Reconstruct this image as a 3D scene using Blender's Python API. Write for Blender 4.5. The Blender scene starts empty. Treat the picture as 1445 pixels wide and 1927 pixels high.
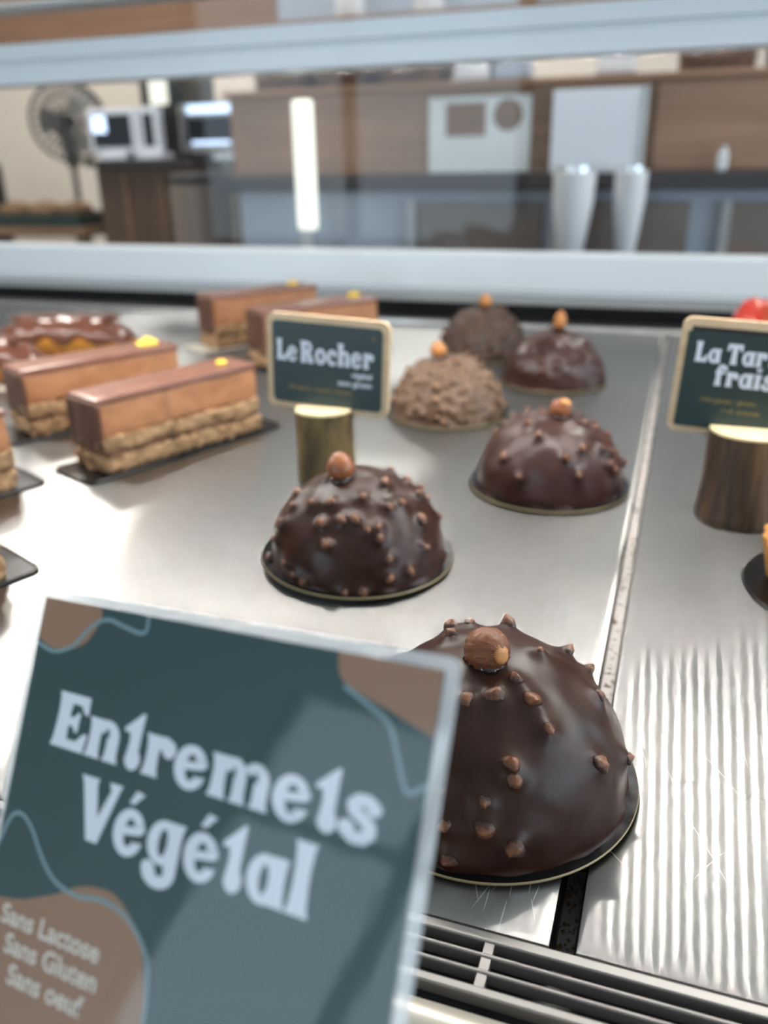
import bpy, bmesh, math, random
from mathutils import Vector, Matrix, noise, Euler
PI = math.pi
S = bpy.context.scene
COL = S.collection

# ------------------------------------------------------------------ camera
cam_d = bpy.data.cameras.new('camera'); cam = bpy.data.objects.new('camera', cam_d); COL.objects.link(cam)
RW = ((0.94557285, 0.11167079, -0.30564951), (0.32493532, -0.37475831, 0.86831633), (-0.01757912, -0.92037267, -0.39064707))
cam.matrix_world = Matrix([[RW[i][0], -RW[i][1], -RW[i][2], (0, 0, .166)[i]] for i in range(3)] + [[0, 0, 0, 1]])
cam_d.sensor_fit = 'VERTICAL'; cam_d.sensor_height = 36.0; cam_d.lens = 36.0 * 1575 / 1927
cam_d.clip_start = .01; cam_d.clip_end = 60
cam_d.dof.use_dof = True; cam_d.dof.focus_distance = .217
cam_d.dof.aperture_fstop = cam_d.lens / 3.0; cam_d.dof.aperture_blades = 0
S.camera = cam
# ------------------------------------------------------------------ world, exposure, lamps
S.view_settings.view_transform = 'Standard'; S.view_settings.look = 'None'
S.view_settings.exposure = 0.0; S.view_settings.gamma = 1.0; S.view_settings.use_curve_mapping = False
w = bpy.data.worlds.new('daylight'); S.world = w; w.use_nodes = True
wb = w.node_tree.nodes['Background']; wb.inputs[0].default_value = (.72, .87, 1.0, 1); wb.inputs[1].default_value = 4.2
S.cycles.max_bounces = 8; S.cycles.diffuse_bounces = 4; S.cycles.glossy_bounces = 4; S.cycles.transmission_bounces = 4
S.cycles.transparent_max_bounces = 12; S.cycles.caustics_reflective = False; S.cycles.caustics_refractive = False
S.cycles.sample_clamp_indirect = 4.0; S.cycles.use_denoising = True
def area(name, loc, size, power, color, rot=(0, 0, 0), portal=False):
    l = bpy.data.lights.new(name, 'AREA'); l.shape = 'RECTANGLE'; l.size, l.size_y = size; l.energy = power; l.color = color
    l.cycles.is_portal = portal
    o = bpy.data.objects.new(name, l); o.location = loc; o.rotation_euler = rot; COL.objects.link(o); return o
area('window_portal', (-1.75, -2.46, .45), (1.9, 2.1), 1, (1, 1, 1), (-PI / 2, 0, 0), True)
area('window_portal', (2.56, .0, .45), (1.9, 3.6), 1, (1, 1, 1), (0, PI / 2, 0), True)  # portal of the unseen side window added as fill
LED_POWER = 1050.0         # emission of the LED dots inside the case
ADDED_PANEL_POWER = 29.0       # watts of each unseen ceiling panel, added to light the shop

# ------------------------------------------------------------------ materials
def M(name, col, rough=.5, metal=0, col2=None, nscale=50, stretch=(1, 1, 1), bump=0, bscale=None, coat=0, spec=.5, r2=None, lo=.35, hi=.65, detail=4, sss=0, trans=0, coatrough=.05, alpha=1):
    m = bpy.data.materials.new(name); m.use_nodes = True; nt = m.node_tree; p = nt.nodes['Principled BSDF']
    p.inputs['Base Color'].default_value = (*col, 1); p.inputs['Roughness'].default_value = rough; p.inputs['Metallic'].default_value = metal
    p.inputs['Coat Weight'].default_value = coat; p.inputs['Coat Roughness'].default_value = coatrough
    p.inputs['Specular IOR Level'].default_value = spec; p.inputs['Transmission Weight'].default_value = trans; p.inputs['Alpha'].default_value = alpha
    if sss:
        p.inputs['Subsurface Weight'].default_value = sss; p.inputs['Subsurface Radius'].default_value = (.006, .003, .002); p.inputs['Subsurface Scale'].default_value = .5
    if col2 or bump or r2 is not None:
        tc = nt.nodes.new('ShaderNodeTexCoord'); mp = nt.nodes.new('ShaderNodeMapping'); mp.inputs['Scale'].default_value = stretch
        nt.links.new(tc.outputs['Object'], mp.inputs[0])
        n = nt.nodes.new('ShaderNodeTexNoise'); n.inputs['Scale'].default_value = nscale; n.inputs['Detail'].default_value = detail
        nt.links.new(mp.outputs[0], n.inputs['Vector'])
        mr = nt.nodes.new('ShaderNodeMapRange'); mr.inputs[1].default_value = lo; mr.inputs[2].default_value = hi
        nt.links.new(n.outputs['Fac'], mr.inputs[0])
        if col2:
            mx = nt.nodes.new('ShaderNodeMix'); mx.data_type = 'RGBA'; mx.inputs[6].default_value = (*col, 1); mx.inputs[7].default_value = (*col2, 1)
            nt.links.new(mr.outputs[0], mx.inputs[0]); nt.links.new(mx.outputs[2], p.inputs['Base Color'])
        if r2 is not None:
            q = nt.nodes.new('ShaderNodeMapRange'); q.inputs[3].default_value = rough; q.inputs[4].default_value = r2
            nt.links.new(mr.outputs[0], q.inputs[0]); nt.links.new(q.outputs[0], p.inputs['Roughness'])
        if bump:
            n2 = n
            if bscale:
                n2 = nt.nodes.new('ShaderNodeTexNoise'); n2.inputs['Scale'].default_value = bscale; n2.inputs['Detail'].default_value = 5
                nt.links.new(mp.outputs[0], n2.inputs['Vector'])
            b = nt.nodes.new('ShaderNodeBump'); b.inputs['Strength'].default_value = 1.0; b.inputs['Distance'].default_value = bump
            nt.links.new(n2.outputs['Fac'], b.inputs['Height']); nt.links.new(b.outputs[0], p.inputs['Normal'])
    return m
def emis(name, col, st):
    m = bpy.data.materials.new(name); m.use_nodes = True; nt = m.node_tree
    p = nt.nodes['Principled BSDF']; p.inputs['Base Color'].default_value = (*col, 1)
    p.inputs['Emission Color'].default_value = (*col, 1); p.inputs['Emission Strength'].default_value = st
    return m
def clear(name, tint, refl=1.0, rough=.02, body=0, bodycol=(1, 1, 1), bump=0, bscale=60, ior=1.45):
    """thin clear sheet: straight-through light plus a surface reflection, optionally a milky body"""
    m = bpy.data.materials.new(name); m.use_nodes = True; nt = m.node_tree; nt.nodes.remove(nt.nodes['Principled BSDF'])
    out = nt.nodes['Material Output']
    t = nt.nodes.new('ShaderNodeBsdfTransparent'); t.inputs[0].default_value = (*tint, 1)
    g = nt.nodes.new('ShaderNodeBsdfGlossy'); g.inputs['Roughness'].default_value = rough; g.inputs[0].default_value = (refl, refl, refl, 1)
    lw = nt.nodes.new('ShaderNodeLayerWeight'); lw.inputs[0].default_value = .5; f0 = ((ior - 1) / (ior + 1)) ** 2
    pw = nt.nodes.new('ShaderNodeMath'); pw.operation = 'POWER'; pw.inputs[1].default_value = 5; nt.links.new(lw.outputs['Facing'], pw.inputs[0])
    fr = nt.nodes.new('ShaderNodeMath'); fr.operation = 'MULTIPLY_ADD'; fr.inputs[1].default_value = 1 - f0; fr.inputs[2].default_value = f0; nt.links.new(pw.outputs[0], fr.inputs[0])
    if bump:
        tc = nt.nodes.new('ShaderNodeTexCoord'); n = nt.nodes.new('ShaderNodeTexNoise'); n.inputs['Scale'].default_value = bscale; n.inputs['Detail'].default_value = 3
        nt.links.new(tc.outputs['Object'], n.inputs['Vector'])
        b = nt.nodes.new('ShaderNodeBump'); b.inputs['Distance'].default_value = bump; nt.links.new(n.outputs['Fac'], b.inputs['Height'])
        nt.links.new(b.outputs[0], g.inputs['Normal'])
    base = t
    if body:
        d = nt.nodes.new('ShaderNodeBsdfDiffuse'); d.inputs[0].default_value = (*bodycol, 1)
        mb = nt.nodes.new('ShaderNodeMixShader'); mb.inputs[0].default_value = body
        nt.links.new(t.outputs[0], mb.inputs[1]); nt.links.new(d.outputs[0], mb.inputs[2]); base = mb
    mx = nt.nodes.new('ShaderNodeMixShader'); nt.links.new(fr.outputs[0], mx.inputs[0])
    nt.links.new(base.outputs[0], mx.inputs[1]); nt.links.new(g.outputs[0], mx.inputs[2]); nt.links.new(mx.outputs[0], out.inputs[0])
    return m
def brushed(name, col, rough):
    m = M(name, col, rough, 1, col2=tuple(c * .93 for c in col), nscale=9, bump=.000006, bscale=900)
    nt = m.node_tree; p = nt.nodes['Principled BSDF']; p.inputs['Anisotropic'].default_value = .6
    c = nt.nodes.new('ShaderNodeCombineXYZ'); c.inputs[1].default_value = 1
    nt.links.new(c.outputs[0], p.inputs['Tangent'])
    g = nt.nodes.new('ShaderNodeBsdfAnisotropic'); g.inputs['Color'].default_value = (*col, 1); g.inputs['Roughness'].default_value = .15; g.inputs['Anisotropy'].default_value = -.90
    nt.links.new(c.outputs[0], g.inputs['Tangent'])
    mx = nt.nodes.new('ShaderNodeMixShader'); mx.inputs[0].default_value = .72
    nt.links.new(p.outputs[0], mx.inputs[1]); nt.links.new(g.outputs[0], mx.inputs[2]); nt.links.new(mx.outputs[0], nt.nodes['Material Output'].inputs[0])
    return m
STEEL_TRAY = brushed('brushed_steel', (.36, .355, .345), .33)
STEEL = M('satin_steel', (.62, .61, .59), .32, 1, col2=(.5, .5, .49), nscale=40)
STEEL_DARK = M('dull_dark_steel', (.10, .10, .105), .4, 1)
BLACK = M('black_plastic', (.012, .012, .013), .45)
PALE_ALU = M('pale_painted_aluminium', (.74, .80, .84), .38, 0, coat=.2)
GREY_ALU = M('grey_aluminium', (.46, .47, .46), .4, .3)
BEIGE_RAIL = M('worn_beige_metal', (.62, .58, .50), .35, .5)
CHOC = M('dark_chocolate_glaze', (.027, .0078, .0038), .30, 0, col2=(.038, .0125, .0065), nscale=90, r2=.44, bump=.00006, bscale=420, spec=.34)
CHOC_RED = M('reddish_chocolate_glaze', (.036, .0105, .0075), .30, 0, col2=(.050, .016, .011), nscale=90, r2=.42, bump=.00008, bscale=300, spec=.45)
CHOC_MILK = M('nutty_milk_chocolate', (.115, .062, .036), .42, 0, col2=(.20, .115, .065), nscale=220, bump=.0004, bscale=420)
CHOC_DARKNUT = M('nutty_dark_chocolate', (.045, .022, .013), .5, 0, col2=(.085, .045, .026), nscale=220, bump=.0004, bscale=420)
DROP = M('wet_chocolate', (.02, .009, .006), .06, 0, coat=.6)
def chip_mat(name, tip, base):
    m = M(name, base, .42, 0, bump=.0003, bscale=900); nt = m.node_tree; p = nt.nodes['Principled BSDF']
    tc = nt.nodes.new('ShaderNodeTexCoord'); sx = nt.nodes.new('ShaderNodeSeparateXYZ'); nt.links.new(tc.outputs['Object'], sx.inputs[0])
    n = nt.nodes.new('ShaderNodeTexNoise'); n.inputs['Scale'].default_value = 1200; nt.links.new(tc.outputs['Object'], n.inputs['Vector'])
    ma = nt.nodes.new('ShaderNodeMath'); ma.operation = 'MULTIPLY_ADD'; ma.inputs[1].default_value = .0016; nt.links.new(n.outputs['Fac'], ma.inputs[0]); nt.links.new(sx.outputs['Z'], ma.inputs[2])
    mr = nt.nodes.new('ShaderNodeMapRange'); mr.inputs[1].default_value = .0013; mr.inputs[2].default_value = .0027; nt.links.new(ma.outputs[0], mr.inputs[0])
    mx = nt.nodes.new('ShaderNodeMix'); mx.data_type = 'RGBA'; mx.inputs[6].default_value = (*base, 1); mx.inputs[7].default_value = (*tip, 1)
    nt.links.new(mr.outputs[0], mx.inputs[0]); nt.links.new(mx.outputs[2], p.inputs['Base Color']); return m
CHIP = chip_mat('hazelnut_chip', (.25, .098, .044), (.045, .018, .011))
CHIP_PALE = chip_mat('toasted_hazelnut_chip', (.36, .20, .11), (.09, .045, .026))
NUT_SKIN = M('wrinkled_hazelnut_skin', (.24, .085, .035), .5, 0, col2=(.13, .042, .018), nscale=260, stretch=(1, 1, .25), bump=.0004, bscale=500)
NUT_SMOOTH = M('smooth_hazelnut_skin', (.20, .058, .020), .38, 0, col2=(.30, .10, .035), nscale=130, stretch=(1, 1, .3), coat=.15, coatrough=.2)
NUT_GOLD = M('roasted_hazelnut_flesh', (.42, .15, .035), .42, 0, col2=(.60, .27, .09), nscale=160)
NUT_FLESH = M('pale_hazelnut_flesh', (.55, .22, .06), .45, 0, col2=(.62, .33, .13), nscale=200)
BOARD_TOP = M('black_glossy_card', (.006, .006, .0065), .30, 0, bump=.00012, bscale=260, spec=.4)
BOARD_EDGE = M('gold_card_edge', (.30, .235, .12), .45, .2)
BOARD_PALE = M('cream_card', (.62, .56, .47), .5)
SPONGE = M('hazelnut_sponge', (.50, .315, .165), .85, 0, col2=(.30, .165, .08), nscale=330, bump=.0008, bscale=520)
CREAM = M('praline_cream', (.17, .075, .036), .6, 0, col2=(.24, .11, .055), nscale=160, bump=.0004, bscale=260)
MOUSSE = M('milk_chocolate_mousse', (.52, .235, .105), .55, 0, col2=(.43, .185, .08), nscale=85, bump=.00025, bscale=200)
MILK_GLAZE = M('milk_chocolate_glaze', (.235, .095, .060), .26, 0, col2=(.27, .115, .074), nscale=60, coat=.3, coatrough=.15)
END_GLAZE = M('streaky_chocolate_coat', (.085, .034, .022), .32, 0, col2=(.16, .072, .046), nscale=230, stretch=(1, 1, .08), bump=.0003, bscale=260)
GOLD = M('gold_leaf', (.95, .66, .10), .28, .75, bump=.0005, bscale=500)
ECLAIR_GLAZE = M('shiny_chocolate_icing', (.13, .043, .024), .2, 0, coat=.3, coatrough=.12, col2=(.17, .06, .033), nscale=60)
DOUGH = M('golden_pastry', (.72, .33, .045), .5, 0, col2=(.50, .19, .03), nscale=120, bump=.0006, bscale=240)
CRUST = M('golden_tart_crust', (.62, .30, .07), .6, 0, col2=(.46, .19, .04), nscale=140, bump=.0005, bscale=300)
CUSTARD = M('yellow_custard', (.80, .50, .12), .35)
BERRY = M('strawberry_flesh', (.55, .018, .012), .25, 0, col2=(.72, .06, .03), nscale=120, coat=.4, bump=.0004, bscale=700)
BERRY_CUT = M('cut_strawberry', (.88, .27, .15), .3, 0, col2=(.80, .09, .045), nscale=110, coat=.3)
GREEN = M('dark_green_print', (.0105, .056, .062), .5)
GREEN_SIGN = M('dark_green_card', (.015, .038, .040), .42)
INK = M('pale_ink', (.75, .81, .90), .5)
INK_GOLD = M('gold_ink', (.20, .155, .06), .5)
INK_LINE = M('thin_grey_blue_ink', (.20, .32, .35), .5)
INK_TAN = M('tan_ink', (.31, .175, .105), .5)
INK_CREAM = M('cream_ink', (.74, .68, .60), .5)
PALE_REFLECTION = M('pale_reflection', (.83, .83, .81), .6)  # pale tone of the sheet that stands for a reflection
FILM = clear('laminate_film', (.97, .98, .98), 1.0, .05, body=.45, bodycol=(.9, .93, .94), bump=.00006, bscale=45)
FILM_TOP = clear('laminate_gloss', (1, 1, 1), .8, .05, bump=.00010, bscale=30, ior=1.4)
GLASS = clear('clear_glass', (.97, .985, .985), .36, .01)
WOODFRAME = M('pale_sign_wood', (.74, .56, .36), .5, 0, col2=(.62, .44, .26), nscale=60, stretch=(1, 8, 8))
BARK = M('green_brown_bark', (.045, .030, .012), .7, 0, col2=(.19, .125, .045), nscale=110, stretch=(1, 1, .38), bump=.0014, bscale=260, detail=6)
BARK_DARK = M('dark_brown_bark', (.022, .012, .008), .5, 0, col2=(.12, .07, .038), nscale=150, stretch=(1, 1, .10), bump=.0010, bscale=300, detail=6)
CUTWOOD = M('fresh_cut_wood', (.92, .76, .47), .6, 0, col2=(.85, .66, .36), nscale=120)
SCRATCH = M('fine_scratch', (.11, .105, .10), .8, spec=.1)
SCRATCH_BRIGHT = M('bright_scratch', (.95, .95, .93), .25, .6)
CRUMB = M('crumbs', (.42, .27, .13), .8, 0, col2=(.2, .11, .05), nscale=400)
LEDGE = M('grubby_white_ledge', (.62, .57, .54), .6, 0, col2=(.12, .075, .035), nscale=330, lo=.55, hi=.66)
WALL = M('warm_beige_wall', (.74, .68, .62), .8, 0, col2=(.69, .62, .55), nscale=1.2)
WALLW = M('white_wall', (.75, .74, .72), .8)
FLOOR = M('grey_floor_tile', (.30, .29, .28), .4, 0, col2=(.24, .235, .23), nscale=3)
CEIL = M('white_ceiling', (.8, .8, .79), .8)
OAK = M('light_oak_board', (.42, .235, .145), .5, 0, col2=(.30, .165, .098), nscale=7, stretch=(.35, 6, 9), detail=5)
OAK_DARK = M('brown_oak_board', (.29, .165, .10), .5, 0, col2=(.20, .11, .066), nscale=7, stretch=(.35, 6, 9), detail=5)
WALNUT = M('walnut_panel', (.13, .072, .043), .45, 0, col2=(.09, .048, .029), nscale=6, stretch=(6, 6, .4))
WORKTOP = M('dark_grey_worktop', (.04, .034, .037), .6)
BLUEGREY = M('blue_grey_laminate', (.40, .45, .53), .35)
TAUPE = M('taupe_panel', (.20, .16, .14), .5)
WHITEGLOSS = M('white_gloss_panel', (.84, .85, .90), .3)
SCREEN = M('dark_screen', (.02, .025, .035), .12)
SCREEN_LIT = emis('lit_screen', (.60, .75, 1.0), 2.0)
LAMP_AND_REFLECTION = emis('warm_white_lamp_and_reflection', (1, .98, .84), .95)  # serves the machine's lit front and the column put in for a reflection
CHROME = M('polished_steel', (.75, .77, .8), .15, 1)
DARKGREY = M('dark_grey_metal', (.06, .065, .065), .45, .3)
MESHGREY = M('fan_guard_wire', (.12, .12, .125), .4, .6)
WICKER = M('brown_wicker', (.20, .10, .055), .7, 0, col2=(.05, .024, .014), nscale=45, stretch=(1, 1, 5), bump=.004, bscale=70)
LINEN = M('white_cloth', (.78, .78, .8), .8)
LEDM = emis('led_chip', (1, .96, .90), LED_POWER)
ADDED_PANELM = emis('added_ceiling_diffuser', (1, .97, .92), 2)

# ------------------------------------------------------------------ builders
class MB:
    def __init__(s): s.v = []; s.f = []; s.m = []; s.mats = []
    def mi(s, mat):
        if mat not in s.mats: s.mats.append(mat)
        return s.mats.index(mat)
    def add(s, vs, fs, mat):
        k = len(s.v); i = s.mi(mat); s.v += [tuple(v) for v in vs]
        for f in fs: s.f.append(tuple(j + k for j in f)); s.m.append(i)
    def bm(s, b, mat):
        b.verts.index_update(); s.add([v.co[:] for v in b.verts], [[v.index for v in f.verts] for f in b.faces], mat); b.free()
    def box(s, x0, x1, y0, y1, z0, z1, mat, bev=0, seg=2, mtx=None):
        b = bmesh.new(); bmesh.ops.create_cube(b, size=1)
        bmesh.ops.scale(b, vec=(x1 - x0, y1 - y0, z1 - z0), verts=b.verts); bmesh.ops.translate(b, vec=((x0 + x1) / 2, (y0 + y1) / 2, (z0 + z1) / 2), verts=b.verts)
        if bev: bmesh.ops.bevel(b, geom=b.edges[:], offset=bev, segments=seg, profile=.5, affect='EDGES')
        if mtx: bmesh.ops.transform(b, matrix=mtx, verts=b.verts)
        s.bm(b, mat); return s
    def tube(s, pts, r, mat, n=10, cap=True, closed=False):
        pts = [Vector(p) for p in pts]; N = len(pts); rs = r if isinstance(r, (list, tuple)) else [r] * N; vs = []; fs = []
        up = Vector((0, 0, 1))
        for i, p in enumerate(pts):
            t = (pts[(i + 1) % N if closed else min(i + 1, N - 1)] - pts[(i - 1) % N if closed else max(i - 1, 0)]).normalized()
            a = t.cross(up); a = a.normalized() if a.length > 1e-4 else Vector((1, 0, 0)); c = a.cross(t).normalized()
            for k in range(n): vs.append(p + (a * math.cos(2 * PI * k / n) + c * math.sin(2 * PI * k / n)) * rs[i])
        for i in range(N if closed else N - 1):
            j = (i + 1) % N
            for k in range(n): fs.append((i * n + k, i * n + (k + 1) % n, j * n + (k + 1) % n, j * n + k))
        if cap and not closed: fs.append(tuple(range(n))[::-1]); fs.append(tuple(range((N - 1) * n, N * n)))
        s.add(vs, fs, mat); return s
    def lathe(s, prof, mat, n=40, ctr=(0, 0), fn=None, capb=True, capt=True):
        vs = []; fs = []
        for i, (r, z) in enumerate(prof):
            for k in range(n):
                a = 2 * PI * k / n; rr = r * (fn(a, z) if fn else 1)
                vs.append((ctr[0] + rr * math.cos(a), ctr[1] + rr * math.sin(a), z))
        for i in range(len(prof) - 1):
            for k in range(n): fs.append((i * n + k, i * n + (k + 1) % n, (i + 1) * n + (k + 1) % n, (i + 1) * n + k))
        if capb: fs.append(tuple(range(n))[::-1])
        if capt: fs.append(tuple(range((len(prof) - 1) * n, len(prof) * n)))
        s.add(vs, fs, mat); return s
    def prism(s, poly, z0, z1, mat, sidemat=None, mtx=None):
        n = len(poly); V = [(x, y, z0) for x, y in poly] + [(x, y, z1) for x, y in poly]
        if mtx: V = [tuple(mtx @ Vector(v)) for v in V]
        s.add(V, [tuple(range(n, 2 * n)), tuple(range(n))[::-1]], mat)
        s.add(V, [(i, (i + 1) % n, n + (i + 1) % n, n + i) for i in range(n)], sidemat or mat); return s
    def build(s, name, parent=None, smooth=False, loc=None, rot=None, angle=None):
        me = bpy.data.meshes.new(name); me.from_pydata(s.v, [], s.f)
        for m in s.mats: me.materials.append(m)
        me.polygons.foreach_set('material_index', s.m)
        b = bmesh.new(); b.from_mesh(me); bmesh.ops.remove_doubles(b, verts=b.verts, dist=1e-6); bmesh.ops.recalc_face_normals(b, faces=b.faces); b.to_mesh(me); b.free()
        if smooth:
            me.polygons.foreach_set('use_smooth', [True] * len(me.polygons))
            me.set_sharp_from_angle(angle=math.radians(angle or 50))
        o = bpy.data.objects.new(name, me); COL.objects.link(o); o.parent = parent
        if loc: o.location = loc
        if rot: o.rotation_euler = rot
        return o
def thing(name, label, cat, loc=(0, 0, 0), rz=0, group=None, rot=None):
    o = bpy.data.objects.new(name, None); COL.objects.link(o); o.location = loc; o.rotation_euler = rot or (0, 0, rz); o.empty_display_size = .02
    return tag(o, label, cat, group)
def tag(o, label, cat, group=None):
    o['label'] = label; o['category'] = cat
    if group: o['group'] = group
    return o
def struct(o): o['kind'] = 'structure'; return o
def rrect(x0, x1, y0, y1, r, n=6):
    out = []
    for cx, cy, a in ((x1 - r, y1 - r, 0), (x0 + r, y1 - r, 90), (x0 + r, y0 + r, 180), (x1 - r, y0 + r, 270)):
        for k in range(n + 1):
            t = math.radians(a + 90 * k / n); out.append((cx + r * math.cos(t), cy + r * math.sin(t)))
    return out
def nz(p, sc, seed=0): return noise.noise(Vector(p) * sc + Vector((seed * 7.3, seed * 3.1, seed * 1.7)))

# ------------------------------------------------------------------ room shell
FZ, CZ, X0, X1, Y0, Y1 = -.95, 1.95, -4.6, 2.6, -2.5, 4.4
struct(MB().box(X0, X1, Y0, Y1, FZ - .05, FZ, FLOOR).build('floor'))
struct(MB().box(X0, X1, Y0, Y1, CZ, CZ + .05, CEIL).build('ceiling'))
struct(MB().box(X0, X1, Y1, Y1 + .05, FZ, CZ, WALL).build('wall_back'))
struct(MB().box(X0 - .05, X0, Y0, Y1, FZ, CZ, WALL).build('wall_left'))
struct(MB().box(X1, X1 + .05, Y0, -1.8, FZ, CZ, WALLW).box(X1, X1 + .05, 1.8, Y1, FZ, CZ, WALLW).box(X1, X1 + .05, -1.8, 1.8, FZ, -.5, WALLW).box(X1, X1 + .05, -1.8, 1.8, 1.4, CZ, WALLW).build('wall_right'))
wf = MB().box(X0, X1, Y0 - .05, Y0, FZ, -.6, WALLW).box(X0, X1, Y0 - .05, Y0, 1.5, CZ, WALLW)
wf.box(X0, -4.3, Y0 - .05, Y0, -.6, 1.5, WALLW).box(-4.3, -2.6, Y0 - .05, Y0, -.6, 1.5, WALLW).box(-.8, X1, Y0 - .05, Y0, -.6, 1.5, WALLW)
struct(wf.build('wall_front'))
win = MB()
for i in range(3):
    x = -2.6 + 1.8 * i / 2; win.box(x - .03, x + .03, Y0 - .05, Y0 + .01, -.6, 1.5, DARKGREY)
win.box(-2.6, -.8, Y0 - .05, Y0 + .01, .93, .97, DARKGREY)
struct(win.build('window_1'))
win = MB()
for i in range(4):
    y = -1.8 + 1.2 * i; win.box(X1 - .01, X1 + .05, y - .03, y + .03, -.5, 1.4, DARKGREY)
struct(win.build('fill_window'))  # unseen side window, added to fill the cakes from the right
for i, (x, y) in enumerate([(-3.0, 3.4), (-1.0, 3.4), (-2.0, 2.0), (.6, 2.0)]):  # unseen panels added to brighten the back of the shop
    t = thing('added_ceiling_light', 'white square ceiling light panel added out of view above the ' + ['fan', 'oak cabinet', 'monitors', 'baskets'][i], 'light', (x, y, CZ), group='added ceiling light panels')
    MB().box(-.3, .3, -.3, .3, -.03, 0, WALLW).build('frame', t)
    MB().box(-.27, .27, -.27, .27, -.034, -.03, ADDED_PANELM).build('added_diffuser', t)
    area('added_ceiling_lamp', (x, y, CZ - .04), (.52, .52), ADDED_PANEL_POWER, (1, .95, .88)).parent = None

# ------------------------------------------------------------------ display case
XL, XR = -1.05, .75
case = thing('display_case', 'glass pastry display case with pale rails and steel trays', 'display case', (0, 0, 0))
c = MB().box(XL, XR, -.10, 1.06, -.80, -.035, STEEL_DARK)
c.build('cabinet_body', case)
c = MB().box(XL, XR, -.10, .1205, -.035, -.013, BEIGE_RAIL, .003)
c.build('front_ledge', case)
c = MB(); c.tube([(XL, .1145, -.004), (XR, .1145, -.004)], .0062, BEIGE_RAIL, 20)
c.tube([(XL, .098, -.009), (XR, .098, -.009)], .0045, BEIGE_RAIL, 16)
c.build('front_rail', case, True)
c = MB().box(XL, XR, .1415, .872, -.024, -.018, LEDGE)
c.build('tray_support', case)
MB().box(-.0109, -.0065, .205, .871, -.018, -.0055, LEDGE).build('seam_strip', case)
c = MB().box(XL, XR, .8735, .8805, -.020, .0032, STEEL, .0015)
c.build('rear_trim', case, True)
c = MB().box(XL, XR, .881, 1.0, -.034, -.010, STEEL_DARK).box(XL, XR, 1.0, 1.01, -.034, .03, BLACK)
c.build('rear_air_slot', case)
# rear lower rail: bright upright face, fine ridges, grey lip
c = MB()
pr = [(.932, .0225), (.930, .026), (.9315, .0275), (.9295, .0290), (.929, .031), (.931, .0650), (.934, .0672), (.965, .0672), (.965, .0225)]
c.add([(XL, y, z) for y, z in pr] + [(XR, y, z) for y, z in pr], [(i, (i + 1) % 9, 9 + (i + 1) % 9, 9 + i) for i in range(9)] + [tuple(range(9)), tuple(range(9, 18))], PALE_ALU)
c.build('rear_lower_rail', case)
MB().box(XL, XR, .934, .962, .0135, .0222, GREY_ALU, .001).build('rail_lip', case)
c = MB()
pr = [(.945, .2555), (.945, .2765), (.9475, .2785), (.9475, .2800), (.942, .2812), (.942, .2985), (.985, .2985), (.985, .2555)]
c.add([(XL, y, z) for y, z in pr] + [(XR, y, z) for y, z in pr], [(i, (i + 1) % 8, 8 + (i + 1) % 8, 8 + i) for i in range(8)] + [tuple(range(8)), tuple(range(8, 16))], PALE_ALU)
c.build('rear_upper_rail', case)
MB().box(XL, XR, .950, .954, .067, .2555, GLASS).build('rear_glass', case)
MB().box(XL, XR, .960, .964, .2985, .46, GLASS).build('upper_glass', case)
MB().box(XL, XR, .94, .98, .3345, .342, GREY_ALU, .002).build('glass_shelf_rail', case)
c = MB().box(XL, XR, .385, .415, .302, .318, PALE_ALU, .002)
lb = c.build('light_bar', case)
c = MB(); x = XL + .03
while x < XR - .03:
    c.add([(x - .0014, .3985, .3008), (x + .0014, .3985, .3008), (x + .0014, .4015, .3008), (x - .0014, .4015, .3008)], [(0, 1, 2, 3)], LEDM); x += .0088
c.build('led_dots', lb)
for sx in (XL, XR): MB().box(sx - .008, sx, -.05, 1.06, -.035, .46, GLASS).build('end_panel', case)

# vent grille
VENT = M('grey_vent_metal', (.25, .24, .23), .42, .6)
g = MB(); GX0, GX1 = -.689, .511
for y0, y1 in ((.1372, .1400), (.1332, .1343), (.1290, .1301), (.1235, .1258)): g.box(GX0, GX1, y0, y1, -.0035, .0002, VENT, .0004)
x = -.689
while x < .52: g.box(x, x + .0022, .124, .1395, -.0036, -.0001, VENT); x += .0603
gr = thing('vent_grille', 'slotted grey metal vent grille along the front of the trays', 'grille', (0, 0, 0))
g.build('grate', gr)
MB().box(GX0, GX1, .1235, .14, -.0129, -.0119, BLACK).build('dark_backing', gr)

# trays
def tray(xa, xb, label):
    t = thing('steel_tray', label, 'tray', ((xa + xb) / 2, .5065, 0), group='steel display trays')
    hx = (xb - xa) / 2; hy = .366; r = .0022
    prof = [(0, -.0175), (0, -r), (.0006, -.0006), (r, 0)]; vs = []; fs = []
    for ins, z in prof:
        for sx, sy in ((-1, -1), (1, -1), (1, 1), (-1, 1)): vs.append((sx * (hx - ins), sy * (hy - ins), z))
    for i in range(3):
        for k in range(4): fs.append((i * 4 + k, i * 4 + (k + 1) % 4, i * 4 + 4 + (k + 1) % 4, i * 4 + 4 + k))
    fs.append((12, 13, 14, 15)); m = MB(); m.add(vs, fs, STEEL_TRAY); m.build('plate', t, True, angle=40)
    return t
trL = tray(-.98, -.0112, 'large brushed steel tray left of the seam, carrying the domes and bars')
trR = tray(-.0062, .72, 'brushed steel tray right of the seam, under the tart sign and its log')
random.seed(5)
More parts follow.
